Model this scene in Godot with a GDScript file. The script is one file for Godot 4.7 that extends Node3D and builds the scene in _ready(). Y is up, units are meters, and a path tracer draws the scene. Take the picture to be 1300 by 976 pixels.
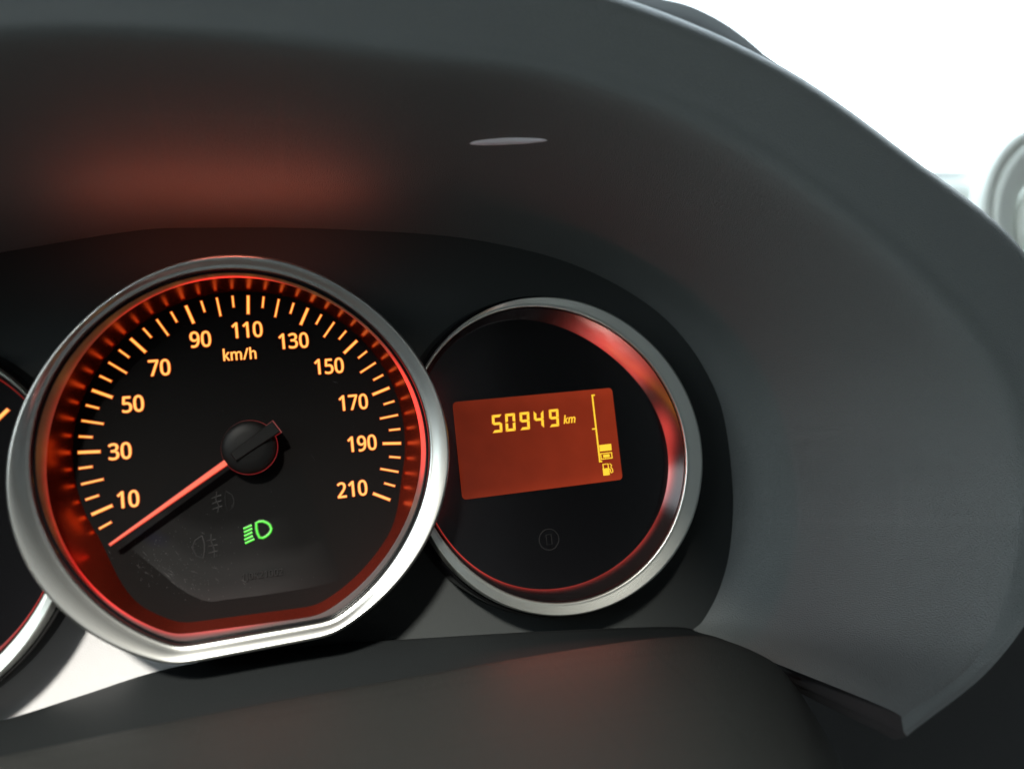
extends Node3D
# A car's instrument cluster, built about the centre of the speed dial: x right, y up, z towards the driver.
# Lengths below are in units of the radius of the speed scale; U turns them into metres.
const U := 0.046
const EXPO := 2.2

# contours of the dials: a mean radius, then cosine and sine terms; the speedometer's have a straight cut below: [degrees, distance]
const RIM_OUT := [[1.251, -0.018, -0.081, 0.011, 0.012, 0.006, -0.018, 0.007, 0.0], [270.9, 1.236]]
const RIM_IN := [[1.158, -0.022, -0.064, -0.008, -0.004, 0.005, 0.004, 0.008, -0.002], [270.5, 1.146]]
const CONE_IN := [[1.122, -0.019, -0.059, -0.011, 0.005, 0.008, -0.001, 0.002, 0.0], [268.4, 1.113]]
const SIDE_OUT := [[1.122, 0.071, 0.0, -0.011, -0.019, 0.007, -0.003], []]
const SIDE_IN := [[1.043, 0.017, 0.020, -0.013, -0.034, 0.007, 0.004], []]
const SIDE_CONE := [[0.976, 0.003, 0.012, -0.008, -0.044, 0.021, -0.005], []]
const SIDE_AT := Vector2(2.035, -0.28)

var M := {}
var rng := RandomNumberGenerator.new()


func _ready() -> void:
	rng.seed = 7
	_view()
	_materials()
	_hood()
	_cluster_panel()
	_shroud()
	_dashboard()
	_cabin()
	_speedometer()
	_trip_gauge()
	_tachometer()


func _view() -> void:
	var cam := Camera3D.new()
	cam.name = "camera"
	cam.transform = Transform3D(Basis(Vector3(0.95419619, -0.10697226, 0.27940395), Vector3(0.0814537, 0.99150234, 0.10143176), Vector3(-0.28788005, -0.07402732, 0.95480104)), Vector3(0.23038, -0.160916, 5.353295) * U)
	cam.fov = 53.05
	cam.near = 0.01
	cam.far = 60.0
	add_child(cam)
	cam.current = true
	var lens := CameraAttributesPhysical.new()
	lens.frustum_focal_length = 24.03
	lens.frustum_focus_distance = 0.245
	lens.exposure_aperture = 5.5
	lens.frustum_near = 0.01
	lens.frustum_far = 60.0
	cam.attributes = lens
	var sky := ProceduralSkyMaterial.new()
	sky.sky_top_color = Color(0.86, 0.93, 0.97)
	sky.sky_horizon_color = Color(0.97, 1.0, 0.98)
	sky.sky_curve = 0.2
	sky.ground_bottom_color = Color(0.36, 0.37, 0.36)
	sky.ground_horizon_color = Color(0.62, 0.65, 0.64)
	sky.sky_energy_multiplier = 1.6
	sky.sun_angle_max = 2.0
	var env := Environment.new()
	env.background_mode = Environment.BG_SKY
	env.sky = Sky.new()
	env.sky.sky_material = sky
	env.background_energy_multiplier = 1.0
	env.tonemap_mode = Environment.TONE_MAPPER_LINEAR
	env.tonemap_exposure = EXPO
	env.sdfgi_enabled = true
	env.ssao_enabled = true
	env.ssil_enabled = true
	var we := WorldEnvironment.new()
	we.name = "world_environment"
	we.environment = env
	add_child(we)
	var sun := DirectionalLight3D.new()
	sun.name = "sun"
	var towards := Vector3(-0.30, 0.54, 0.77).normalized()
	sun.transform = Transform3D(Basis.looking_at(-towards), Vector3.ZERO)
	sun.light_color = Color(1.0, 0.98, 0.94)
	sun.light_energy = 1.6
	sun.light_angular_distance = 5.0
	sun.shadow_enabled = true
	add_child(sun)


# ---------------------------------------------------------------- materials

func lin(r: float, g: float, b: float) -> Color:
	return Color(r, g, b).linear_to_srgb()

func mat(called: String, r: float, g: float, b: float, rough: float, metal := 0.0, spec := 0.5) -> StandardMaterial3D:
	var m := StandardMaterial3D.new()
	m.resource_name = called
	m.albedo_color = lin(r, g, b)
	m.roughness = rough
	m.metallic = metal
	m.metallic_specular = spec
	M[called] = m
	return m

func lit(called: String, r: float, g: float, b: float, shown: float) -> StandardMaterial3D:
	var m := mat(called, 0.02, 0.015, 0.012, 0.5)
	m.emission_enabled = true
	m.emission = lin(r, g, b)
	m.emission_energy_multiplier = shown / EXPO
	return m

func grain(m: StandardMaterial3D, per_metre: float, depth_cm: float, freq := 0.12, kind := FastNoiseLite.TYPE_SIMPLEX) -> void:
	var n := FastNoiseLite.new()
	n.seed = 11
	n.noise_type = kind
	n.frequency = freq
	n.fractal_octaves = 3
	var t := NoiseTexture2D.new()
	t.width = 512
	t.height = 512
	t.seamless = true
	t.noise = n
	m.heightmap_enabled = true
	m.heightmap_texture = t
	m.heightmap_scale = depth_cm
	m.uv1_triplanar = true
	m.uv1_world_triplanar = true
	m.uv1_scale = Vector3.ONE * per_metre

func _materials() -> void:
	grain(mat("soft_black_plastic", 0.094, 0.102, 0.100, 0.48), 34.0, 0.03)
	grain(mat("cover_plastic", 0.0150, 0.0165, 0.0158, 0.55, 0.0, 0.28), 34.0, 0.03)
	grain(mat("cluster_black", 0.024, 0.027, 0.027, 0.6, 0.0, 0.3), 30.0, 0.003)
	grain(mat("ledge_black", 0.006, 0.0072, 0.0076, 0.55, 0.0, 0.35), 30.0, 0.006)
	grain(mat("silver_trim", 0.44, 0.44, 0.445, 0.5, 0.3), 40.0, 0.006)
	grain(mat("dark_weave", 0.009, 0.0083, 0.0086, 0.7), 60.0, 0.02)
	grain(mat("pale_dash", 0.86, 0.88, 0.84, 0.6), 14.0, 0.05, 0.05, FastNoiseLite.TYPE_CELLULAR)
	mat("dark_pad", 0.05, 0.055, 0.055, 0.7)
	mat("vent_plastic", 0.80, 0.82, 0.77, 0.45)
	mat("satin_metal", 0.52, 0.53, 0.51, 0.30, 1.0)
	mat("side_metal", 0.60, 0.62, 0.58, 0.36, 1.0)
	mat("bright_metal", 0.72, 0.72, 0.70, 0.16, 1.0)
	mat("cone_metal", 0.62, 0.57, 0.57, 0.36, 1.0)
	mat("side_cone", 0.66, 0.62, 0.62, 0.24, 1.0)
	mat("side_dial", 0.003, 0.003, 0.0035, 0.14, 0.0, 0.5)
	mat("black_gloss", 0.003, 0.003, 0.0035, 0.2, 0.0, 0.3)
	mat("dial_black", 0.0045, 0.0041, 0.0040, 0.55, 0.0, 0.14)
	mat("dial_grey", 0.026, 0.028, 0.031, 0.55)
	mat("guide_red", 0.44, 0.042, 0.018, 0.22, 0.9)
	mat("hub_black", 0.004, 0.004, 0.004, 0.5, 0.0, 0.25)
	mat("faint_print", 0.0105, 0.0105, 0.0105, 0.6, 0.0, 0.3)
	mat("glint_paint", 0.70, 0.73, 0.78, 0.4)
	mat("roof_cloth", 0.30, 0.30, 0.29, 0.9)
	mat("pale_cloth", 0.55, 0.53, 0.50, 0.9)
	mat("seat_cloth", 0.12, 0.12, 0.12, 0.9)
	mat("dust", 0.07, 0.07, 0.07, 0.9)
	lit("scale_core", 1.0, 0.57, 0.11, 1.18)
	lit("scale_edge", 1.0, 0.13, 0.008, 0.7)
	lit("needle_core", 1.0, 0.14, 0.07, 1.1)
	lit("needle_edge", 0.9, 0.02, 0.015, 0.5)
	lit("red_edge", 0.9, 0.03, 0.04, 0.16)
	lit("strip_light", 1.0, 0.010, 0.003, 14.0)
	lit("green_core", 0.10, 1.0, 0.06, 1.0)
	lit("green_edge", 0.0, 0.5, 0.0, 0.25)
	lit("segment_yellow", 1.0, 0.62, 0.03, 1.15)
	lit("segment_edge", 1.0, 0.20, 0.01, 0.5)
	var screen := lit("screen_red", 1.0, 1.0, 1.0, 1.0)
	screen.albedo_color = lin(0.003, 0.002, 0.002)
	screen.metallic_specular = 0.15
	screen.emission = Color.WHITE
	screen.emission_operator = BaseMaterial3D.EMISSION_OP_MULTIPLY
	screen.emission_texture = _screen_glow()
	_painted_glow_cone("speed_cone", 0.48, [[92, 15, 2.2, 0.0, 0.30], [8, 16, 2.4, 0.35, 0.55], [-10, 8, 1.2, 0.6, 0.4], [226, 15, 1.0, 0.0, 0.55], [258, 13, 0.7, 0.0, 0.5], [122, 10, 0.6, 0.0, 0.25], [45, 12, 0.25, 0.0, 0.3], [200, 34, 0.32, 0.0, 0.45], [150, 26, 0.16, 0.0, 0.4]], 0.025)
	_painted_glow_cone("trip_cone", 0.20, [[52, 15, 0.62, 0.35, 0.75], [34, 7, 0.35, 0.3, 0.7], [5, 9, 0.50, 0.25, 0.45], [-14, 12, 0.55, 0.05, 0.35], [-45, 22, 0.30, 0.0, 0.22], [-90, 30, 0.28, 0.0, 0.22], [222, 22, 0.55, 0.0, 0.35]], 0.075)
	_painted_glow_cone("tacho_cone", 0.20, [[-40, 24, 0.6, 0.0, 0.5], [0, 14, 0.4, 0.2, 0.5], [60, 30, 0.3, 0.0, 0.3]], 0.05)

func _screen_glow() -> ImageTexture:
	var im := Image.create(128, 72, false, Image.FORMAT_RGBF)
	var n := FastNoiseLite.new()
	n.seed = 3
	n.frequency = 0.04
	for y in 72:
		for x in 128:
			var u := x / 127.0
			var v := y / 71.0
			var k := 0.52 + 0.64 * u + 0.10 * v + 0.10 * n.get_noise_2d(x, y)
			k *= 1.0 + 0.25 * exp(-pow((v - 1.0) / 0.08, 2.0)) + 0.2 * exp(-pow((v - 0.0) / 0.1, 2.0))
			im.set_pixel(x, y, Color(0.205 * k, 0.0215 * k, 0.0072 * k))
	return ImageTexture.create_from_image(im)

# A silvered ring with its red reflections painted in as emission: [degrees, half width, strength, where across the ring (0 at the dial), half width there]
func _painted_glow_cone(called: String, rough: float, spots: Array, green: float) -> void:
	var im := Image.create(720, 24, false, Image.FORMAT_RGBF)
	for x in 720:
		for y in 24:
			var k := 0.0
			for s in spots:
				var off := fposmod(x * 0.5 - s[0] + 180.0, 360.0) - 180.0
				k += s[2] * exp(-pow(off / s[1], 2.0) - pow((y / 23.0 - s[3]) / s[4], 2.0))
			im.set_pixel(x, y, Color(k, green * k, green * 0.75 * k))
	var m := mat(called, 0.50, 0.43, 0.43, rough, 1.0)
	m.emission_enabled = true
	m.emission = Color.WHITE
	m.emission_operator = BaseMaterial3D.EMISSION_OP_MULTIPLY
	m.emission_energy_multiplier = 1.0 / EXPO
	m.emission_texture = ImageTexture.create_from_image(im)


# ---------------------------------------------------------------- mesh helpers

func thing(called: String, label: String, category: String, at := Vector3.ZERO) -> Node3D:
	var o := Node3D.new()
	o.name = called
	o.position = at * U
	add_child(o, true)
	o.set_meta("label", label)
	o.set_meta("category", category)
	return o

func part(called: String, mesh: Mesh, parent: Node, at := Vector3.ZERO, turn := 0.0) -> MeshInstance3D:
	var o := MeshInstance3D.new()
	o.name = called
	o.mesh = mesh
	o.position = at * U
	o.rotation.z = turn
	parent.add_child(o, true)
	return o

func surface(into: ArrayMesh, v: PackedVector3Array, n: PackedVector3Array, ix: PackedInt32Array, m: Material, uv := PackedVector2Array()) -> void:
	if ix.is_empty():
		return
	var a := []
	a.resize(Mesh.ARRAY_MAX)
	a[Mesh.ARRAY_VERTEX] = v
	a[Mesh.ARRAY_NORMAL] = n
	a[Mesh.ARRAY_INDEX] = ix
	if uv.size():
		a[Mesh.ARRAY_TEX_UV] = uv
	into.add_surface_from_arrays(Mesh.PRIMITIVE_TRIANGLES, a)
	into.surface_set_material(into.get_surface_count() - 1, m)

# A sheet through rows of points (units). ROWS from..to are drawn, normals come from the whole. CLIP > 0 leaves out what lies nearer than that to the z axis through CLIP_AT.
func sheet(rows: Array, closed: bool, m: Material, from := 0, to := -1, flip := false, clip := 0.0, clip_at := Vector2.ZERO, into: ArrayMesh = null) -> ArrayMesh:
	var mesh := into if into else ArrayMesh.new()
	var w: int = rows[0].size() + (1 if closed else 0)
	var h := rows.size()
	var v := PackedVector3Array()
	var n := PackedVector3Array()
	var uv := PackedVector2Array()
	for i in h:
		for j in w:
			v.append(rows[i][j % rows[i].size()] * U)
			n.append(Vector3.ZERO)
			uv.append(Vector2(float(j) / (w - 1), float(i) / maxf(1.0, h - 1)))
	var ix := PackedInt32Array()
	var last := h - 1 if to < 0 else to
	for i in h - 1:
		for j in w - 1:
			var a := i * w + j
			var q := [a, a + 1, a + w + 1, a + w]
			if flip:
				q.reverse()
			for t in [[q[0], q[1], q[2]], [q[0], q[2], q[3]]]:
				var k := (v[t[2]] - v[t[0]]).cross(v[t[1]] - v[t[0]])
				for c in t:
					n[c] += k
				if i < from or i >= last:
					continue
				if clip > 0.0:
					var near := true
					for c in t:
						near = near and (Vector2(v[c].x, v[c].y) / U - clip_at).length() < clip
					if near:
						continue
				ix.append_array(t)
	for i in h:
		if closed:
			var s: Vector3 = n[i * w] + n[i * w + w - 1]
			n[i * w] = s
			n[i * w + w - 1] = s
	for i in n.size():
		n[i] = n[i].normalized() if n[i].length() > 0.0 else Vector3.BACK
	surface(mesh, v, n, ix, m, uv)
	return mesh

# A flat shape with thickness: outline in units, from z0 (back) to z1 (front, faces the driver), its front edge chamfered by BEVEL.
func slab(poly: PackedVector2Array, z0: float, z1: float, m: Material, bevel := 0.0, into: ArrayMesh = null) -> ArrayMesh:
	var mesh := into if into else ArrayMesh.new()
	if Geometry2D.is_polygon_clockwise(poly):
		poly = poly.duplicate()
		poly.reverse()
	var front := poly
	if bevel > 0.0:
		var got := Geometry2D.offset_polygon(poly, -bevel)
		if got.size() == 1 and got[0].size() == poly.size():
			front = got[0]
			if Geometry2D.is_polygon_clockwise(front):
				front.reverse()
			var best := 0
			for i in front.size():
				if front[i].distance_to(poly[0]) < front[best].distance_to(poly[0]):
					best = i
			var turned := PackedVector2Array()
			for i in front.size():
				turned.append(front[(i + best) % front.size()])
			front = turned
		else:
			bevel = 0.0
	var v := PackedVector3Array()
	var n := PackedVector3Array()
	var ix := PackedInt32Array()
	for p in front:
		v.append(Vector3(p.x, p.y, z1) * U)
		n.append(Vector3.BACK)
	var tri := Geometry2D.triangulate_polygon(front)
	for k in range(0, tri.size(), 3):
		var a := front[tri[k]]
		var b := front[tri[k + 1]]
		var c := front[tri[k + 2]]
		if (b - a).cross(c - a) > 0:
			ix.append_array([tri[k], tri[k + 2], tri[k + 1]])
		else:
			ix.append_array([tri[k], tri[k + 1], tri[k + 2]])
	var k := poly.size()
	var rings := [[front, z1, poly, z1 - bevel], [poly, z1 - bevel, poly, z0]] if bevel > 0.0 else [[poly, z1, poly, z0]]
	for r in rings:
		for i in k:
			var j := (i + 1) % k
			var a: Vector2 = r[0][i]
			var b: Vector2 = r[0][j]
			var c: Vector2 = r[2][j]
			var d: Vector2 = r[2][i]
			var at := v.size()
			var q := [Vector3(a.x, a.y, r[1]), Vector3(b.x, b.y, r[1]), Vector3(c.x, c.y, r[3]), Vector3(d.x, d.y, r[3])]
			var out_ := (q[2] - q[0] as Vector3).cross(q[1] - q[0]).normalized()
			for p in q:
				v.append(p * U)
				n.append(out_)
			ix.append_array([at, at + 1, at + 2, at, at + 2, at + 3])
	surface(mesh, v, n, ix, m)
	return mesh

func box2(x0: float, y0: float, x1: float, y1: float) -> PackedVector2Array:
	return PackedVector2Array([Vector2(x0, y0), Vector2(x1, y0), Vector2(x1, y1), Vector2(x0, y1)])

# a stroke of even width along a line of points
func stroke(pts: Array, wide: float, z0: float, z1: float, m: Material, into: ArrayMesh, closed := false) -> ArrayMesh:
	var k := pts.size()
	var rows := [PackedVector3Array(), PackedVector3Array(), PackedVector3Array(), PackedVector3Array()]
	for i in k:
		var before: Vector2 = pts[(i - 1 + k) % k] if closed or i > 0 else pts[0]
		var after: Vector2 = pts[(i + 1) % k] if closed or i < k - 1 else pts[k - 1]
		var across := (after - before).normalized().orthogonal() * wide / 2
		var p: Vector2 = pts[i]
		rows[0].append(Vector3(p.x - across.x, p.y - across.y, z0))
		rows[1].append(Vector3(p.x - across.x, p.y - across.y, z1))
		rows[2].append(Vector3(p.x + across.x, p.y + across.y, z1))
		rows[3].append(Vector3(p.x + across.x, p.y + across.y, z0))
	return sheet(rows, closed, m, 0, -1, false, 0.0, Vector2.ZERO, into)

# closed or open smooth curve through points
func curve(pts: Array, steps: int, closed := false) -> PackedVector3Array:
	var out := PackedVector3Array()
	var k := pts.size()
	for i in (k if closed else k - 1):
		var p0: Vector3 = pts[(i - 1 + k) % k] if closed or i > 0 else pts[0] * 2.0 - pts[1]
		var p1: Vector3 = pts[i]
		var p2: Vector3 = pts[(i + 1) % k]
		var p3: Vector3 = pts[(i + 2) % k] if closed or i < k - 2 else p2 * 2.0 - p1
		for s in steps:
			out.append(p1.cubic_interpolate(p2, p0, p3, float(s) / steps))
	if not closed:
		out.append(pts[k - 1])
	return out

func radius(table: Array, turn: float) -> float:
	var f: Array = table[0]
	var r: float = f[0]
	for k in range(1, f.size() / 2 + 1):
		r += f[2 * k - 1] * cos(k * turn) + f[2 * k] * sin(k * turn)
	if table[1].is_empty():
		return r
	var across := cos(turn - deg_to_rad(table[1][0]))
	var cut: float = table[1][1] / across if across > 0.1 else 9.0
	return -0.012 * log(exp(-r / 0.012) + exp(-cut / 0.012))

# one ring of points at a contour, grown by EXTRA, at height z
func ring(table: Array, extra: float, z: float, at := Vector2.ZERO, mirror := false, count := 240) -> PackedVector3Array:
	var out := PackedVector3Array()
	for i in count:
		var a := TAU * i / count
		var r := radius(table, PI - a if mirror else a) + extra
		out.append(Vector3(at.x + r * cos(a), at.y + r * sin(a), z))
	return out

func disc(edge: PackedVector3Array, centre: Vector3, m: Material, clip := 0.0) -> ArrayMesh:
	var rows := []
	for k in 13:
		var row := PackedVector3Array()
		for p in edge:
			row.append(centre.lerp(p, maxf(0.0005, k / 12.0)))
		rows.append(row)
	return sheet(rows, true, m, 0, -1, true, clip)

# raised lettering CAP units tall; the orange light that bleeds round each stroke lies just beneath it
func lettering(text: String, cap: float, core: Material, edge: Material, fat := 0.0, squeeze := 1.0, lean := 0.0) -> ArrayMesh:
	var mesh := ArrayMesh.new()
	var font := SystemFont.new()
	font.font_names = PackedStringArray(["Droid Sans"])
	var t := TextMesh.new()
	t.font = font
	t.font_size = 64
	t.text = text
	t.pixel_size = 0.01
	t.depth = 0.01
	t.curve_step = 1.5
	var k := cap / 0.714 / 0.64 * U
	for pass_ in (13 if edge else 1):          # five of the strokes themselves, eight of the bleed
		var a := t.get_mesh_arrays()
		var v: PackedVector3Array = a[Mesh.ARRAY_VERTEX]
		var core_pass: bool = pass_ < 5
		var off := Vector2.ZERO if pass_ == 0 else Vector2.from_angle(TAU * pass_ / 4.0) * fat * U if core_pass else Vector2.from_angle(TAU * pass_ / 8.0) * (fat + cap * 0.045) * U
		for i in v.size():
			var front := v[i].z > 0.0
			v[i] = Vector3(v[i].x * k * squeeze + off.x + v[i].y * k * lean, v[i].y * k + off.y, ((0.006 + 0.00015 * pass_ if front else 0.001) if core_pass else (0.003 + 0.00015 * pass_ if front else 0.0)) * U)
		a[Mesh.ARRAY_VERTEX] = v
		mesh.add_surface_from_arrays(Mesh.PRIMITIVE_TRIANGLES, a)
		mesh.surface_set_material(mesh.get_surface_count() - 1, core if core_pass else edge)
	return mesh


# ---------------------------------------------------------------- instrument hood

func _hood() -> void:
	var foot := [Vector3(-0.1, 1.505, -0.12), Vector3(0.829, 1.466, -0.12), Vector3(1.723, 1.367, -0.12), Vector3(2.550, 1.122, -0.12), Vector3(3.228, 0.668, -0.12), Vector3(3.590, 0.040, -0.12), Vector3(3.628, -0.656, -0.12), Vector3(3.542, -1.145, -0.12), Vector3(3.403, -1.463, -0.12), Vector3(3.232, -1.678, -0.12), Vector3(3.119, -1.749, -0.12)]
	var crease := [Vector3(-0.02, 1.926, 1.5), Vector3(1.02, 1.858, 1.5), Vector3(1.897, 1.764, 1.5), Vector3(2.753, 1.463, 1.5), Vector3(3.556, 0.948, 1.5), Vector3(4.233, 0.346, 1.5), Vector3(4.605, -0.213, 1.5), Vector3(4.667, -0.749, 1.5), Vector3(4.414, -1.332, 1.5), Vector3(4.083, -1.754, 1.5), Vector3(3.525, -1.97, 1.5)]
	var lip := [Vector3(0.073, 2.582, 1.6), Vector3(1.233, 2.482, 1.6), Vector3(2.3, 2.30, 1.6), Vector3(3.31, 1.92, 1.6), Vector3(4.193, 1.344, 1.6), Vector3(4.92, 0.782, 1.6), Vector3(5.3, 0.051, 1.6), Vector3(5.15, -0.764, 1.6), Vector3(4.732, -1.391, 1.6), Vector3(4.155, -1.813, 1.6), Vector3(3.427, -2.086, 1.6)]
	for k in [1, 3, 4, 5, 6, 7, 8, 9, 10]:        # the left half is the mirror of the right
		foot.push_front(Vector3(-foot[2 * (foot.size() - 11) + k - (foot.size() - 11)].x, foot[2 * (foot.size() - 11) + k - (foot.size() - 11)].y, -0.12))
	var at := foot.size() - 11
	for set in [crease, lip]:
		for k in [1, 3, 4, 5, 6, 7, 8, 9, 10]:
			var p: Vector3 = set[k + set.size() - 11]
			set.push_front(Vector3(-p.x, p.y, p.z))
	var f := curve(foot, 8)
	var c := curve(crease, 8)
	var l := curve(lip, 8)
	var sections := []
	for j in f.size():
		var out_ := Vector3(l[j].x - c[j].x, l[j].y - c[j].y, 0).normalized()
		var wide: float = minf(1.0, Vector2(l[j].x - c[j].x, l[j].y - c[j].y).length() / 0.45)
		var side: float = clampf(absf(f[j].x) / 3.0, 0.0, 1.0)
		var tight := lerpf(0.72, 0.88, smoothstep(0.3, -1.2, f[j].y))
		var pts := [f[j], f[j].lerp(c[j], 0.16) + Vector3(0, 0, -0.10 * side), f[j].lerp(c[j], 0.34) + Vector3(0, 0, -0.10 * side), f[j].lerp(c[j], 0.55) + Vector3(0, 0, -0.03 * side), f[j].lerp(c[j], tight), c[j] + out_ * 0.01, c[j].lerp(l[j], 0.25) + Vector3(0, 0, 0.050 * wide), c[j].lerp(l[j], 0.58) + Vector3(0, 0, 0.075 * wide), l[j] - out_ * 0.12 * wide + Vector3(0, 0, 0.04 * wide), l[j] - Vector3(0, 0, 0.08), l[j] - out_ * 0.03 - Vector3(0, 0, 0.25), l[j] - out_ * 0.05 - Vector3(0, 0, 2.3)]
		sections.append(curve(pts, 7))
	var rows := []
	for i in sections[0].size():
		var row := PackedVector3Array()
		for s in sections:
			row.append(s[i])
		rows.append(row)
	var hood := thing("instrument_hood", "dark grey plastic hood arching over the dials with a rounded rim", "dashboard hood")
	part("inner_lining", sheet(rows, false, M.soft_black_plastic, 0, 35), hood)
	part("rolled_rim", sheet(rows, false, M.soft_black_plastic, 35, 67), hood)
	part("outer_shell", sheet(rows, false, M.soft_black_plastic, 67, -1), hood)
	# a pale raised streak that paints a daylight glint on the underside
	var glint := []
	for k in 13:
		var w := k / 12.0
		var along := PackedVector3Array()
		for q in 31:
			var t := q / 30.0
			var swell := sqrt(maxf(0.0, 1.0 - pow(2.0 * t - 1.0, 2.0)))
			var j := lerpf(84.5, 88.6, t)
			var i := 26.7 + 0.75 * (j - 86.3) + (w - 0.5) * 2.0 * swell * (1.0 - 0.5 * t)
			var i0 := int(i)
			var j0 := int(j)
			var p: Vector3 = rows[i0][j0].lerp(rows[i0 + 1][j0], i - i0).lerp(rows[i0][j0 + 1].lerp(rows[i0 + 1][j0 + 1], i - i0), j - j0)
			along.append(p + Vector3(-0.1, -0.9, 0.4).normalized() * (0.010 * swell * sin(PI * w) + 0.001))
		glint.append(along)
	part("painted_glint", sheet(glint, false, M.glint_paint), hood)
	# the closed ends of the arch
	for e in [0, sections.size() - 1]:
		var mesh := ArrayMesh.new()
		var s: PackedVector3Array = sections[e]
		var back := PackedVector3Array()
		for i in s.size():
			back.append(s[0].lerp(s[s.size() - 1], float(i) / (s.size() - 1)))
		var drop := PackedVector3Array()
		for i in s.size():
			drop.append(s[i].lerp(back[i], 0.5))
		sheet([s, drop, back], false, M.dark_weave, 0, -1, e != 0, 0.0, Vector2.ZERO, mesh)
		part("end_cap", mesh, hood)


# ---------------------------------------------------------------- panel behind the dials

func _cluster_panel() -> void:
	var panel := thing("cluster_panel", "black matt panel behind the three round dials", "instrument panel")
	var poly := PackedVector2Array()
	for p in [Vector3(-4, -2.4, 0), Vector3(4.0, -2.4, 0), Vector3(4.2, -0.6, 0), Vector3(3.9, 0.6, 0), Vector3(3.0, 1.4, 0), Vector3(1.5, 1.75, 0), Vector3(-1.5, 1.75, 0), Vector3(-3.0, 1.4, 0), Vector3(-3.9, 0.6, 0), Vector3(-4.2, -0.6, 0)]:
		poly.append(Vector2(p.x, p.y))
	part("backing", slab(poly, -0.3, -0.13, M.cluster_black), panel)
	# silver infill below and between the dials
	var infill := PackedVector2Array([Vector2(-2.3, -1.75), Vector2(-0.42, -1.75), Vector2(-0.42, -1.0), Vector2(-0.6, -0.85), Vector2(-1.3, -0.80), Vector2(-1.6, -1.1), Vector2(-2.3, -1.3)])
	part("silver_infill", slab(infill, -0.15, -0.11, M.silver_trim, 0.008), panel).set_meta("label", "pale silver plastic infill between the two left dials")
	var edge := [Vector3(-3.4, -1.77, 0), Vector3(-2.264, -1.52, 0), Vector3(-1.495, -1.461, 0), Vector3(-1.078, -1.402, 0), Vector3(-0.636, -1.335, 0), Vector3(-0.174, -1.327, 0), Vector3(0.313, -1.348, 0), Vector3(1.146, -1.436, 0), Vector3(2.076, -1.547, 0), Vector3(2.929, -1.67, 0), Vector3(3.12, -1.76, 0)]
	var e := curve(edge, 6)
	var rows := [PackedVector3Array(), PackedVector3Array(), PackedVector3Array(), PackedVector3Array(), PackedVector3Array(), PackedVector3Array()]
	for p in e:
		var y2: float = -1.46 - 0.10 * maxf(0.0, absf(p.x) - 2.2)
		rows[0].append(Vector3(p.x, p.y - 0.16, -0.2))
		rows[1].append(Vector3(p.x, p.y - 0.012, -0.02))
		rows[2].append(Vector3(p.x, p.y, 0.0))
		rows[3].append(Vector3(p.x, p.y - 0.012, 0.02))
		rows[4].append(Vector3(p.x, lerpf(p.y, y2, 0.5) - 0.07, 0.3))
		rows[5].append(Vector3(p.x, y2 - 0.22, 0.72))
	part("lower_ledge", sheet(rows, false, M.ledge_black, 0, -1, false), panel)


func _shroud() -> void:
	var crest := [Vector3(-3.4, -1.9, 0.7), Vector3(-2.9, -1.55, 0.7), Vector3(-2.25, -1.46, 0.7), Vector3(-1.278, -1.461, 0.7), Vector3(-0.133, -1.448, 0.7), Vector3(1.007, -1.46, 0.7), Vector3(2.0, -1.487, 0.7), Vector3(2.557, -1.525, 0.7), Vector3(2.863, -1.588, 0.7), Vector3(3.222, -1.786, 0.7), Vector3(3.389, -1.989, 0.7), Vector3(3.549, -2.297, 0.7), Vector3(3.671, -2.611, 0.7), Vector3(3.75, -3.1, 0.7)]
	var near := [Vector3(-2.45, -2.0, 2.2), Vector3(-2.1, -1.73, 2.2), Vector3(-1.7, -1.66, 2.2), Vector3(-0.936, -1.627, 2.2), Vector3(-0.095, -1.641, 2.2), Vector3(0.724, -1.673, 2.2), Vector3(1.4, -1.705, 2.2), Vector3(1.821, -1.739, 2.2), Vector3(2.07, -1.795, 2.2), Vector3(2.379, -1.934, 2.2), Vector3(2.507, -2.068, 2.2), Vector3(2.626, -2.272, 2.2), Vector3(2.707, -2.572, 2.2), Vector3(2.75, -3.1, 2.2)]
	var a := curve(crest, 8)
	var b := curve(near, 8)
	var rows := []
	var mid := Vector3(0.3, -3.0, 0)
	for spec in [[-0.10, 0.45], [-0.06, 0.16], [-0.035, 0.05], [0.0, 0.008], [0.05, -0.012], [0.15, -0.03], [0.35, -0.04], [0.65, -0.03], [1.0, 0.0], [1.4, 0.05]]:
		var row := PackedVector3Array()
		for j in a.size():
			var p: Vector3 = a[j].lerp(b[j], spec[0])
			var inward := Vector3(clampf((mid.x - p.x) * 0.35, -0.8, 0.8), -1, 0) if p.y > -1.8 else Vector3(signf(mid.x - p.x), -0.4, 0)
			row.append(p + inward.normalized() * spec[1])
		rows.append(row)
	var shroud := thing("steering_column_cover", "dark grey plastic cover with a rounded shoulder below the dials", "column cover")
	part("upper_shell", sheet(rows, false, M.cover_plastic), shroud)


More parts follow.
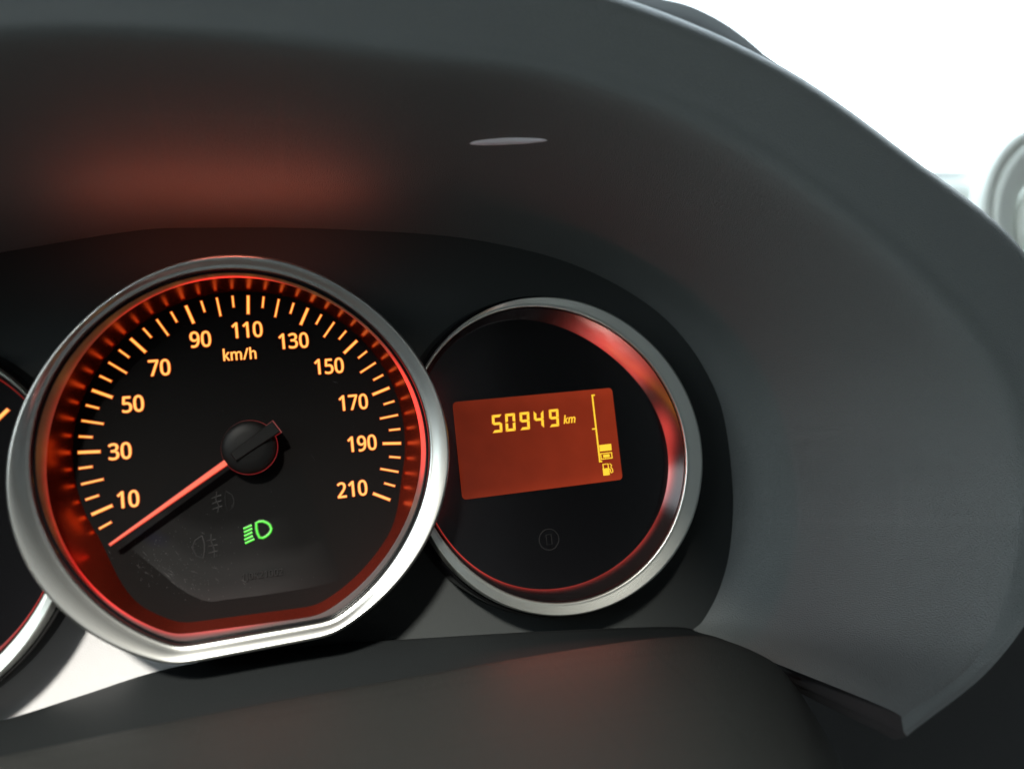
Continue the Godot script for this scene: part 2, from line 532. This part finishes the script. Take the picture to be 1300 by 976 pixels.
func _dashboard() -> void:
	var dash := thing("dashboard", "pale grained dashboard in bright daylight beyond the hood", "dashboard")
	var prof := [Vector3(0, -1.5, -2.55), Vector3(0, 0.6, -2.55), Vector3(0, 2.2, -2.6), Vector3(0, 2.75, -2.75), Vector3(0, 3.0, -3.2), Vector3(0, 3.2, -6.0), Vector3(0, 3.1, -12.0)]
	var s := curve(prof, 6)
	var rows := []
	for p in s:
		var row := PackedVector3Array()
		for k in 21:
			row.append(p + Vector3(7.0 + k * 0.9, 0, 0))
		rows.append(row)
	part("padded_top", sheet(rows, false, M.pale_dash, 0, -1, true), dash)
	var vent := thing("air_vent", "pale round air vent with a ribbed dish set in the bright dashboard", "air vent", Vector3(10.85, 1.86, -2.5))
	var rims := []
	for q in [[1.62, -0.1], [1.60, 0.04], [1.54, 0.10], [1.46, 0.10], [1.42, 0.05], [1.42, -0.02]]:
		rims.append(round_ring(q[0], q[1]))
	part("outer_ring", sheet(rims, true, M.vent_plastic, 0, -1, true), vent)
	var dish := []
	for q in [[1.42, 0.03], [1.38, 0.10], [1.30, 0.13], [0.95, 0.02], [0.90, -0.05]]:
		dish.append(round_ring(q[0], q[1]))
	part("dish", sheet(dish, true, M.vent_plastic, 0, -1, true), vent)
	var core := []
	for q in [[0.88, -0.1], [0.88, 0.10], [0.84, 0.15], [0.6, 0.19], [0.01, 0.21]]:
		core.append(round_ring(q[0], q[1]))
	part("centre_knob", sheet(core, true, M.vent_plastic, 0, -1, true), vent)
	# the darker pad that rises behind the hood
	var pad := thing("dashboard_pad", "dark grey dashboard pad rising behind the top of the hood", "dashboard pad")
	var ridge := curve([Vector3(-6, 4.9, -2.2), Vector3(2.0, 4.95, -2.2), Vector3(4.6, 4.95, -2.2), Vector3(5.6, 4.75, -2.2), Vector3(6.4, 4.15, -2.2), Vector3(6.8, 3.4, -2.2), Vector3(6.7, 2.0, -2.2)], 8)
	rows = []
	for q in [[-1.2, 1.2, 0.0], [-0.5, 0.3, 0.0], [-0.12, 0.05, -0.1], [0.0, 0.0, -0.3], [-0.12, -0.02, -0.7], [-0.3, 0.0, -4.0]]:
		var row := PackedVector3Array()
		for p in ridge:
			row.append(Vector3(p.x + q[0] * 0.6, p.y + q[0], p.z + q[2]))
		rows.append(row)
	part("padded_top", sheet(rows, false, M.dark_pad, 0, -1, true), pad)
	# the dark lower panel that shows beside and below the hood
	var low := thing("lower_dash_panel", "black woven-grain panel below the right end of the hood", "dashboard panel")
	part("panel", slab(PackedVector2Array([Vector2(2.0, -6.0), Vector2(14.0, -6.0), Vector2(14.0, -1.2), Vector2(2.0, -1.2)]), -1.0, -0.7, M.dark_weave), low)

func round_ring(r: float, z: float) -> PackedVector3Array:
	var out := PackedVector3Array()
	for i in 96:
		out.append(Vector3(r * cos(TAU * i / 96), r * sin(TAU * i / 96), z))
	return out


# ---------------------------------------------------------------- unseen cabin, added to shade the dials and shape the sunbeam

func block(x0: float, y0: float, z0: float, x1: float, y1: float, z1: float, m: Material) -> ArrayMesh:   # metres, rounded corners
	var p := PackedVector2Array()
	var r := minf(0.06, minf(x1 - x0, y1 - y0) * 0.4)
	for c in [[x1 - r, y1 - r, 0], [x0 + r, y1 - r, 90], [x0 + r, y0 + r, 180], [x1 - r, y0 + r, 270]]:
		for k in 6:
			var a := deg_to_rad(c[2] + k * 18.0)
			p.append(Vector2(c[0] + r * cos(a), c[1] + r * sin(a)) / U)
	return slab(p, z0 / U, z1 / U, m, 0.4)

func _cabin() -> void:
	var roof := thing("added_car_roof", "unseen grey cloth roof lining with an added opening for the sunbeam", "car roof")
	part("lining", block(-0.72, 0.58, 0.0, 1.45, 0.64, 0.87, M.roof_cloth), roof)
	part("lining", block(-0.72, 0.58, 1.30, 1.45, 0.64, 2.3, M.roof_cloth), roof)
	part("added_slot_rail", block(-0.72, 0.57, 0.87, -0.64, 0.63, 1.30, M.roof_cloth), roof)
	part("added_slot_rail", block(-0.26, 0.57, 0.87, 1.45, 0.63, 1.30, M.roof_cloth), roof)  # added rails narrow the sunbeam to the lower part of the dials
	var seat := thing("added_driver_seat", "unseen driver seat, dark above and pale below to shape light on the dials", "car seat")
	part("backrest", block(-0.28, -0.75, 0.72, 0.28, 0.24, 0.88, M.seat_cloth), seat)
	part("headrest", block(-0.14, 0.27, 0.74, 0.14, 0.46, 0.85, M.seat_cloth), seat)
	part("cushion", block(-0.28, -0.80, 0.25, 0.28, -0.62, 0.80, M.pale_cloth), seat)  # pale, to bounce light up under the hood
	var other := thing("added_passenger_seat", "unseen passenger seat, dark above and pale below, beside the driver seat", "car seat")
	part("backrest", block(0.48, -0.75, 0.72, 1.04, 0.24, 0.88, M.seat_cloth), other)
	part("headrest", block(0.62, 0.27, 0.74, 0.90, 0.46, 0.85, M.seat_cloth), other)
	part("cushion", block(0.48, -0.80, 0.25, 1.04, -0.62, 0.80, M.pale_cloth), other)
	var rear := thing("added_rear_bench", "unseen black cloth rear bench raised to block light from behind", "car seat")
	part("backrest", block(-0.62, -0.80, 1.85, 1.36, 0.50, 2.1, M.seat_cloth), rear)  # added height keeps the rear dark in the rims
	for d in [[-0.72, -0.64, "driver"], [1.40, 1.48, "passenger"]]:
		var door := thing(d[2] + "_added_door", "black " + d[2] + " door, unseen, its window height set to shape the light", "car door")
		part("panel", block(d[0], -0.95, -0.5, d[1], 0.12 if d[0] < 0.0 else 0.52, 1.0, M.seat_cloth), door)  # unseen panels, their heights set to limit light from the sides
		part("pillar", block(d[0], -0.02, 0.98, d[1], 0.62, 1.16, M.seat_cloth), door)
		part("rear_panel", block(d[0], -0.95, 1.0, d[1], 0.56, 2.2, M.seat_cloth), door)
	var floor_ := thing("added_cabin_floor", "unseen grey carpet on the car floor, added to bounce light upwards", "floor")
	floor_.set_meta("kind", "structure")
	part("carpet", block(-0.7, -1.0, -0.6, 1.45, -0.9, 2.2, M.roof_cloth), floor_)


# ---------------------------------------------------------------- speedometer

func tick(r0: float, r1: float, wide: float) -> ArrayMesh:
	var m := ArrayMesh.new()
	slab(box2(r0 - 0.005, -wide / 2 - 0.005, r1 + 0.005, wide / 2 + 0.005), 0.001, 0.004, M.scale_edge, 0.0, m)
	slab(box2(r0, -wide / 2, r1, wide / 2), 0.002, 0.009, M.scale_core, 0.0, m)
	return m

func _speedometer() -> void:
	var s := thing("speedometer", "large silver-rimmed speed dial with lit orange figures and red needle", "gauge")
	# rim
	var rows := [ring(RIM_IN, -0.006, 0.308), ring(RIM_IN, -0.004, 0.334), ring(RIM_IN, 0.0, 0.344), ring(RIM_IN, 0.010, 0.3475)]
	for k in 5:
		var row := PackedVector3Array()
		var a := ring(RIM_IN, 0.018, 0.349)
		var b := ring(RIM_OUT, -0.020, 0.387)
		for j in a.size():
			row.append(a[j].lerp(b[j], k / 4.0) + Vector3(0, 0, 0.004 * sin(PI * k / 4.0)))
		rows.append(row)
	for q in [[-0.012, 0.386], [-0.003, 0.377], [0.002, 0.355], [0.004, 0.33]]:
		rows.append(ring(RIM_OUT, q[0], q[1]))
	var rim := part("rim", sheet(rows, true, M.satin_metal, 0, -1, true), s)
	part("rim_base", sheet([ring(RIM_OUT, 0.004, 0.33), ring(RIM_OUT, 0.012, 0.31), ring(RIM_OUT, 0.03, 0.15), ring(RIM_OUT, 0.045, -0.13)], true, M.black_gloss, 0, -1, true), rim)
	part("rim_seal", sheet([ring(RIM_IN, -0.027, 0.3185), ring(RIM_IN, -0.020, 0.312), ring(RIM_IN, -0.012, 0.311), ring(RIM_IN, -0.0075, 0.313)], true, M.black_gloss, 0, -1, true), rim)
	# reflector cone and the dark wall below it
	var wall_foot := PackedVector3Array()
	var wall_top := ring(CONE_IN, 0, 0.205)
	for p in wall_top:
		var deg := fposmod(rad_to_deg(atan2(p.y, p.x)), 360.0)
		var low := smoothstep(205, 235, deg) * (1.0 - smoothstep(320, 345, deg))
		var r := Vector2(p.x, p.y).length()
		r = lerpf(1.03, r - 0.03, low)
		wall_foot.append(Vector3(r * cos(deg_to_rad(deg)), r * sin(deg_to_rad(deg)), 0.0))
	var cone := [ring(CONE_IN, 0.0, 0.205), ring(CONE_IN, 0.001, 0.212)]
	for k in 7:
		var row := PackedVector3Array()
		var a := ring(CONE_IN, 0.004, 0.216)
		var b := ring(RIM_IN, -0.026, 0.318)
		for j in a.size():
			row.append(a[j].lerp(b[j], k / 6.0))
		cone.append(row)
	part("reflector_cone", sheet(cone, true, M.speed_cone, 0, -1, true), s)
	part("inner_wall", sheet([wall_foot, wall_top], true, M.guide_red, 0, -1, true), s)
	var dial := part("dial_plate", disc(wall_foot, Vector3.ZERO, M.dial_black), s)
	# scale
	var major := tick(0.878, 1.0, 0.015)
	var mid := tick(0.878, 1.0, 0.0095)
	var minor := tick(0.927, 1.0, 0.0095)
	for v in range(5, 211, 5):
		var a := deg_to_rad(85.7 - (v - 110) * 1.134)
		part("tick_mark", major if v % 20 == 10 else mid if v % 10 == 0 else minor, dial, Vector3.ZERO, a)
	var spots := {10: Vector2(-0.737, -0.26), 30: Vector2(-0.762, 0.044), 50: Vector2(-0.671, 0.335), 70: Vector2(-0.5, 0.554), 90: Vector2(-0.242, 0.722), 110: Vector2(0.05, 0.766), 130: Vector2(0.341, 0.673), 150: Vector2(0.559, 0.484), 170: Vector2(0.699, 0.223), 190: Vector2(0.732, -0.062), 210: Vector2(0.641, -0.362)}
	for v in spots:
		part("numeral", lettering(str(v), 0.100, M.scale_core, M.scale_edge, 0.0012, 0.90), dial, Vector3(spots[v].x, spots[v].y, 0.004))
	part("unit_lettering", lettering("km/h", 0.072, M.scale_core, M.scale_edge, 0.001, 0.93), dial, Vector3(-0.007, 0.606, 0.004))
	part("part_number", lettering("1J0K21002", 0.040, M.faint_print, null), dial, Vector3(0.02, -0.84, 0.004))
	part("painted_sheen", _dial_sheen(), dial)
	part("dust", _dust(), dial).set_meta("kind", "stuff")
	_symbols(dial)
	added_red_light("added_speedometer_light", Vector3(0.0, 1.19, 0.48), Vector3(0.0, 0.88, -0.47), 1.5, 0.00052)  # added above the rim to redden the hood lining
	added_red_light("added_speedometer_light_001", Vector3(0.0, -1.05, 0.46), Vector3(0.0, -0.3, 0.95), 0.7, 0.00010)
	# needle: from the hub to the zero of the scale
	var turn := deg_to_rad(211.2)
	var needle := part("needle", slab(PackedVector2Array([Vector2(0.10, -0.024), Vector2(0.992, -0.010), Vector2(0.992, 0.010), Vector2(0.10, 0.022)]), 0.085, 0.095, M.needle_edge), s, Vector3(0.006, -0.008, 0), turn)
	part("lit_blade", slab(PackedVector2Array([Vector2(0.118, -0.018), Vector2(0.985, -0.0065), Vector2(0.985, 0.0065), Vector2(0.118, 0.017)]), 0.094, 0.112, M.needle_core, 0.003), needle)
	part("counterweight", slab(PackedVector2Array([Vector2(-0.21, -0.043), Vector2(0.115, -0.032), Vector2(0.115, 0.032), Vector2(-0.21, 0.043)]), 0.10, 0.166, M.hub_black, 0.006), needle)
	part("tail_glow", slab(PackedVector2Array([Vector2(-0.219, -0.049), Vector2(-0.10, -0.045), Vector2(-0.10, 0.045), Vector2(-0.219, 0.049)]), 0.09, 0.10, M.red_edge), needle)
	var cap := []
	for q in [[0.172, 0.02], [0.172, 0.10], [0.165, 0.122], [0.14, 0.140], [0.09, 0.150], [0.001, 0.152]]:
		cap.append(round_ring(q[0], q[1]))
	var hub := part("hub_cap", sheet(cap, true, M.hub_black, 0, -1, true), s, Vector3(0.0075, -0.0125, 0))
	part("hub_glow", sheet([round_ring(0.1715, 0.017), round_ring(0.179, 0.018), round_ring(0.179, 0.004)], true, M.red_edge, 0, -1, false), hub)

# lens sheen painted on the lower dial in vertex colours, fading out upwards
func _dial_sheen() -> ArrayMesh:
	var st := SurfaceTool.new()
	st.begin(Mesh.PRIMITIVE_TRIANGLES)
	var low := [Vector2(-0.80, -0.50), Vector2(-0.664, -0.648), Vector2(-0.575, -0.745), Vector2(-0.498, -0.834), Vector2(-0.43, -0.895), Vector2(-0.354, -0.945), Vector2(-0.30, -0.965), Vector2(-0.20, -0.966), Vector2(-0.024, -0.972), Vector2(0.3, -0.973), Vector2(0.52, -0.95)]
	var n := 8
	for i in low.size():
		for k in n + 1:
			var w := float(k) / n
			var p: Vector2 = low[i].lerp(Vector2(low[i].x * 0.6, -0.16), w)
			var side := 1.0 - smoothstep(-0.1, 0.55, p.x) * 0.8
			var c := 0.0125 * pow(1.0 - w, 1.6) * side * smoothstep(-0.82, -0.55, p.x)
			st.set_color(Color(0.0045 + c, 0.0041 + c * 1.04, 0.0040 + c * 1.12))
			st.set_normal(Vector3.BACK)
			st.add_vertex(Vector3(p.x, p.y, 0.0012) * U)
	for i in low.size() - 1:
		for k in n:
			var a := i * (n + 1) + k
			for t in [a, a + 1, a + n + 2, a, a + n + 2, a + n + 1]:
				st.add_index(t)
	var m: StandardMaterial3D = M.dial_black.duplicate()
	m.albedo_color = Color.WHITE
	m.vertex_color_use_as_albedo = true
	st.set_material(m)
	return st.commit()

# specks, hairs and fine scratches lying on the dial, most of them at the lower left
func _dust() -> ArrayMesh:
	var st := SurfaceTool.new()
	st.begin(Mesh.PRIMITIVE_TRIANGLES)
	st.set_material(M.dust)
	for i in 330:
		var p := Vector2.from_angle(rng.randf() * TAU) * 0.98 * sqrt(rng.randf())
		if i < 230:
			p = Vector2(rng.randfn(-0.48, 0.20), rng.randfn(-0.74, 0.13))
		if p.length() > 1.05 or p.y < -1.02:
			continue
		var long := 0.0012 + 0.003 * pow(rng.randf(), 5.0)
		var wide := 0.0011 + 0.0008 * rng.randf()
		if i % 14 == 0:
			long = rng.randf_range(0.010, 0.030)
			wide = 0.0007
		var d := Vector2.from_angle(rng.randf_range(-1.1, -0.3) if i % 14 == 0 else rng.randf() * TAU)
		var e := d.orthogonal()
		var q := [p - d * long, p + e * wide, p + d * long, p - e * wide]
		for t in [0, 2, 1, 0, 3, 2]:
			st.set_normal(Vector3.BACK)
			st.add_vertex(Vector3(q[t].x, q[t].y, 0.0020) * U)
	return st.commit()

# an area light added for the red glow round the dials, in the direction TOWARDS
func added_red_light(called: String, at: Vector3, towards: Vector3, long: float, energy: float) -> void:
	var l := AreaLight3D.new()
	l.name = called
	l.transform = Transform3D(Basis.looking_at(towards), at * U)
	l.area_size = Vector2(long, 0.05) * U
	l.light_color = Color(1.0, 0.47, 0.35)
	l.light_energy = energy
	l.area_range = 3.0
	l.area_attenuation = 2.0
	l.shadow_enabled = true
	add_child(l)

func _symbols(dial: Node) -> void:
	var o := Vector2(0.005, -0.567)
	var d := [Vector2(0.017, -0.035), Vector2(0.006, -0.006), Vector2(0.002, 0.025), Vector2(0.004, 0.062), Vector2(0.024, 0.068), Vector2(0.046, 0.067), Vector2(0.070, 0.054), Vector2(0.086, 0.038), Vector2(0.094, 0.012), Vector2(0.088, -0.006), Vector2(0.074, -0.022), Vector2(0.055, -0.034), Vector2(0.037, -0.040)]
	var bars := [[Vector2(-0.077, 0.034), Vector2(-0.024, 0.051)], [Vector2(-0.076, 0.011), Vector2(-0.023, 0.028)], [Vector2(-0.076, -0.013), Vector2(-0.024, 0.005)], [Vector2(-0.077, -0.037), Vector2(-0.023, -0.019)], [Vector2(-0.074, -0.060), Vector2(-0.015, -0.040)]]
	var m := ArrayMesh.new()
	for pass_ in [[0.024, 0.001, 0.004, M.green_edge], [0.012, 0.002, 0.010, M.green_core]]:
		stroke(d, pass_[0], pass_[1], pass_[2], pass_[3], m, true)
		for b in bars:
			stroke(b, pass_[0] * 0.85, pass_[1], pass_[2], pass_[3], m)
	part("headlamp_symbol", m, dial, Vector3(o.x, o.y, 0)).set_meta("label", "lit green headlamp symbol")
	var g := ArrayMesh.new()
	stroke([Vector2(-0.325, -0.543), Vector2(-0.367, -0.566), Vector2(-0.387, -0.61), Vector2(-0.367, -0.666), Vector2(-0.328, -0.686), Vector2(-0.316, -0.64), Vector2(-0.314, -0.59)], 0.008, 0.001, 0.004, M.faint_print, g, true)
	for b in [[Vector2(-0.299, -0.581), Vector2(-0.246, -0.577)], [Vector2(-0.293, -0.616), Vector2(-0.235, -0.613)], [Vector2(-0.293, -0.659), Vector2(-0.241, -0.652)], [Vector2(-0.269, -0.54), Vector2(-0.274, -0.58), Vector2(-0.258, -0.64), Vector2(-0.261, -0.689)]]:
		stroke(b, 0.008, 0.001, 0.004, M.faint_print, g)
	part("rear_fog_symbol", g, dial)
	var h := ArrayMesh.new()
	stroke([Vector2(0.020, 0.065), Vector2(0.055, 0.04), Vector2(0.066, 0.0), Vector2(0.055, -0.045), Vector2(0.020, -0.065), Vector2(0.012, -0.02), Vector2(0.012, 0.03)], 0.007, 0.001, 0.003, M.hub_black, h, true)
	for b in [[Vector2(-0.07, 0.03), Vector2(-0.01, 0.045)], [Vector2(-0.07, -0.005), Vector2(-0.01, 0.01)], [Vector2(-0.07, -0.04), Vector2(-0.01, -0.025)], [Vector2(-0.035, 0.07), Vector2(-0.045, 0.02), Vector2(-0.03, -0.02), Vector2(-0.04, -0.065)]]:
		stroke(b, 0.007, 0.001, 0.003, M.faint_print, h)
	part("front_fog_symbol", h, dial, Vector3(-0.181, -0.345, 0))


# ---------------------------------------------------------------- side gauges

func side_gauge(s: Node3D, mirror: bool) -> MeshInstance3D:
	var at := Vector2(-SIDE_AT.x if mirror else SIDE_AT.x, SIDE_AT.y)
	var rows := [ring(SIDE_IN, -0.008, 0.164, at, mirror), ring(SIDE_IN, -0.006, 0.178, at, mirror), ring(SIDE_IN, 0.0, 0.184, at, mirror), ring(SIDE_IN, 0.008, 0.1855, at, mirror)]
	var a := ring(SIDE_IN, 0.014, 0.186, at, mirror)
	var b := ring(SIDE_OUT, 0.0, 0.12, at, mirror)
	for k in 17:
		var w := k / 16.0
		var row := PackedVector3Array()
		for j in a.size():
			var p: Vector3 = a[j].lerp(b[j], w)
			p.z = 0.186 + 0.032 * w if w < 0.76 else 0.12 + 0.0903 * sqrt(maxf(0.0, 1.0 - pow((w - 0.76) / 0.24, 2.0)))
			row.append(p)
		rows.append(row)
	rows.append(ring(SIDE_OUT, 0.004, 0.09, at, mirror))
	var rim := part("rim", sheet(rows, true, M.side_metal, 0, -1, true, 1.2), s)
	part("rim_seal", sheet([ring(SIDE_IN, -0.015, 0.161, at, mirror), ring(SIDE_IN, -0.011, 0.155, at, mirror), ring(SIDE_IN, -0.008, 0.166, at, mirror)], true, M.black_gloss, 0, -1, true, 1.2), rim)
	part("rim_base", sheet([ring(SIDE_OUT, 0.004, 0.09, at, mirror), ring(SIDE_OUT, 0.03, 0.06, at, mirror), ring(SIDE_OUT, 0.052, -0.13, at, mirror)], true, M.black_gloss, 0, -1, true, 1.2), rim)
	var cone := [ring(SIDE_CONE, -0.004, 0.002, at, mirror)]
	for k in 7:
		var row := PackedVector3Array()
		var c := ring(SIDE_CONE, 0.0, 0.010, at, mirror)
		var d := ring(SIDE_IN, -0.014, 0.160, at, mirror)
		for j in c.size():
			row.append(c[j].lerp(d[j], k / 6.0))
		cone.append(row)
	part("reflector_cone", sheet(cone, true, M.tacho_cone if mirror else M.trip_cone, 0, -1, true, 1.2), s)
	return part("dial_plate", disc(ring(SIDE_CONE, 0.004, 0.0, at, mirror), Vector3(at.x, at.y, 0), M.side_dial, 1.19), s)

func _trip_gauge() -> void:
	var s := thing("trip_gauge", "right silver-rimmed round gauge with an orange display reading 50949 km", "gauge")
	var dial := side_gauge(s, false)
	var o := Vector3(1.388, -0.528, 0.0)
	var w := 1.236
	var h := 0.692
	var outline := PackedVector2Array()
	for c in [[w - 0.03, h - 0.03, 0], [0.03, h - 0.03, 90], [0.03, 0.03, 180], [w - 0.03, 0.03, 270]]:
		for k in 5:
			var a := deg_to_rad(c[2] + k * 22.5)
			outline.append(Vector2(c[0] + 0.03 * cos(a), c[1] + 0.03 * sin(a)))
	var v := PackedVector3Array()
	var n := PackedVector3Array()
	var uv := PackedVector2Array()
	var ix := PackedInt32Array()
	for p in outline:
		v.append(Vector3(p.x, p.y, 0.010) * U)
		n.append(Vector3.BACK)
		uv.append(Vector2(p.x / w, 1.0 - p.y / h))
	for k in range(1, outline.size() - 1):
		ix.append_array([0, k + 1, k])
	var face := ArrayMesh.new()
	surface(face, v, n, ix, M.screen_red, uv)
	slab(outline, 0.001, 0.009, M.black_gloss, 0.0, face)
	var screen := part("display_screen", face, s, o)
	# the glowing edge of the light guide beside the big rim
	var strip := [PackedVector3Array(), PackedVector3Array(), PackedVector3Array()]
	for k in 41:
		var a := deg_to_rad(lerpf(-30.0, 16.0, k / 40.0))
		for q in [[0, 0.044, 0.02], [1, 0.052, 0.09], [2, 0.060, 0.02]]:
			var r: float = radius(RIM_OUT, a) + q[1]
			strip[q[0]].append(Vector3(r * cos(a), r * sin(a), q[2]))
	part("light_strip", sheet(strip, false, M.strip_light), s)
	added_red_light("added_trip_gauge_light", Vector3(1.95, -1.20, 0.31), Vector3(0.0, -0.33, 0.94), 1.0, 0.00026)  # added in front of the gauge to redden the column cover
	var lamp := ArrayMesh.new()
	var rim_line := []
	for k in 28:
		rim_line.append(Vector2.from_angle(TAU * k / 28) * 0.075)
	stroke(rim_line, 0.005, 0.0005, 0.002, M.faint_print, lamp, true)
	stroke([Vector2(-0.02, -0.035), Vector2(0.02, -0.035), Vector2(0.02, 0.035), Vector2(-0.02, 0.035)], 0.004, 0.0005, 0.002, M.faint_print, lamp, true)
	part("unlit_warning_symbol", lamp, dial, Vector3(1.997, -0.889, 0))
	var digits := [["5", 0.270], ["0", 0.370], ["9", 0.479], ["4", 0.588], ["9", 0.706]]
	for d in digits:
		part("digit", seven_segments(d[0]), screen, Vector3(d[1], 0.446, 0.0))
	part("unit_lettering", lettering("km", 0.056, M.segment_yellow, M.segment_edge, 0.001, 0.9, 0.2), screen, Vector3(0.866, 0.487, 0.013))
	# fuel bar: bracket, two segments, pump
	var bracket := ArrayMesh.new()
	for q in [[box2(1.062, 0.149, 1.073, 0.653)], [box2(1.062, 0.644, 1.088, 0.654)], [box2(1.062, 0.147, 1.085, 0.157)], [box2(1.036, 0.393, 1.064, 0.403)]]:
		slab(q[0], 0.011, 0.015, M.segment_yellow, 0.0, bracket)
	part("fuel_scale_bracket", bracket, screen)
	part("fuel_bar", slab(box2(1.078, 0.226, 1.172, 0.274), 0.011, 0.016, M.segment_yellow), screen)
	var framed := ArrayMesh.new()
	for q in [box2(1.078, 0.165, 1.172, 0.172), box2(1.078, 0.206, 1.172, 0.213), box2(1.078, 0.172, 1.084, 0.206), box2(1.166, 0.172, 1.172, 0.206), box2(1.100, 0.178, 1.150, 0.200)]:
		slab(q, 0.011, 0.016, M.segment_yellow, 0.0, framed)
	part("fuel_bar", framed, screen)
	var pump := ArrayMesh.new()
	slab(box2(1.084, 0.046, 1.134, 0.098), 0.011, 0.016, M.segment_yellow, 0.0, pump)
	for q in [box2(1.086, 0.098, 1.092, 0.132), box2(1.127, 0.098, 1.133, 0.132), box2(1.092, 0.126, 1.127, 0.132)]:
		slab(q, 0.011, 0.016, M.segment_yellow, 0.0, pump)
	stroke([Vector2(1.134, 0.092), Vector2(1.142, 0.088), Vector2(1.143, 0.068), Vector2(1.150, 0.060), Vector2(1.162, 0.066), Vector2(1.160, 0.086), Vector2(1.150, 0.102), Vector2(1.158, 0.116), Vector2(1.142, 0.130)], 0.006, 0.011, 0.016, M.segment_yellow, pump)
	part("fuel_pump_symbol", pump, screen)

func seven_segments(digit: String) -> ArrayMesh:
	var on: String = {"0": "abcdef", "4": "bcfg", "5": "acdfg", "9": "abcdfg"}[digit]
	var w := 0.072
	var h := 0.126
	var t := 0.017
	var g := 0.003
	var m := ArrayMesh.new()
	var shapes := {
		"a": [Vector2(g, h), Vector2(w - g, h), Vector2(w - t, h - t), Vector2(t, h - t)],
		"d": [Vector2(t, t), Vector2(w - t, t), Vector2(w - g, 0), Vector2(g, 0)],
		"f": [Vector2(0, h - g), Vector2(t, h - t - g), Vector2(t, h / 2 + t * 0.5), Vector2(0, h / 2 + g)],
		"b": [Vector2(w, h - g), Vector2(w, h / 2 + g), Vector2(w - t, h / 2 + t * 0.5), Vector2(w - t, h - t - g)],
		"e": [Vector2(0, h / 2 - g), Vector2(t, h / 2 - t * 0.5), Vector2(t, t + g), Vector2(0, g)],
		"c": [Vector2(w, h / 2 - g), Vector2(w, g), Vector2(w - t, t + g), Vector2(w - t, h / 2 - t * 0.5)],
		"g": [Vector2(g, h / 2), Vector2(t, h / 2 + t * 0.5), Vector2(w - t, h / 2 + t * 0.5), Vector2(w - g, h / 2), Vector2(w - t, h / 2 - t * 0.5), Vector2(t, h / 2 - t * 0.5)],
	}
	for k in on:
		var p := PackedVector2Array()
		for q in shapes[k]:
			p.append(Vector2(q.x + (q.y - 0.0) * 0.06, q.y))
		slab(p, 0.012, 0.016, M.segment_yellow, 0.0, m)
		for grown in Geometry2D.offset_polygon(p, 0.004):
			slab(grown, 0.0105, 0.0118, M.segment_edge, 0.0, m)
	return m

func _tachometer() -> void:
	var s := thing("tachometer", "left silver-rimmed round gauge cut off by the edge of the view", "gauge")
	var dial := side_gauge(s, true)
	var long := tick(0.80, 0.93, 0.017)
	for k in 9:
		part("tick_mark", long, dial, Vector3(-SIDE_AT.x, SIDE_AT.y, 0), deg_to_rad(222 - k * 29.7))
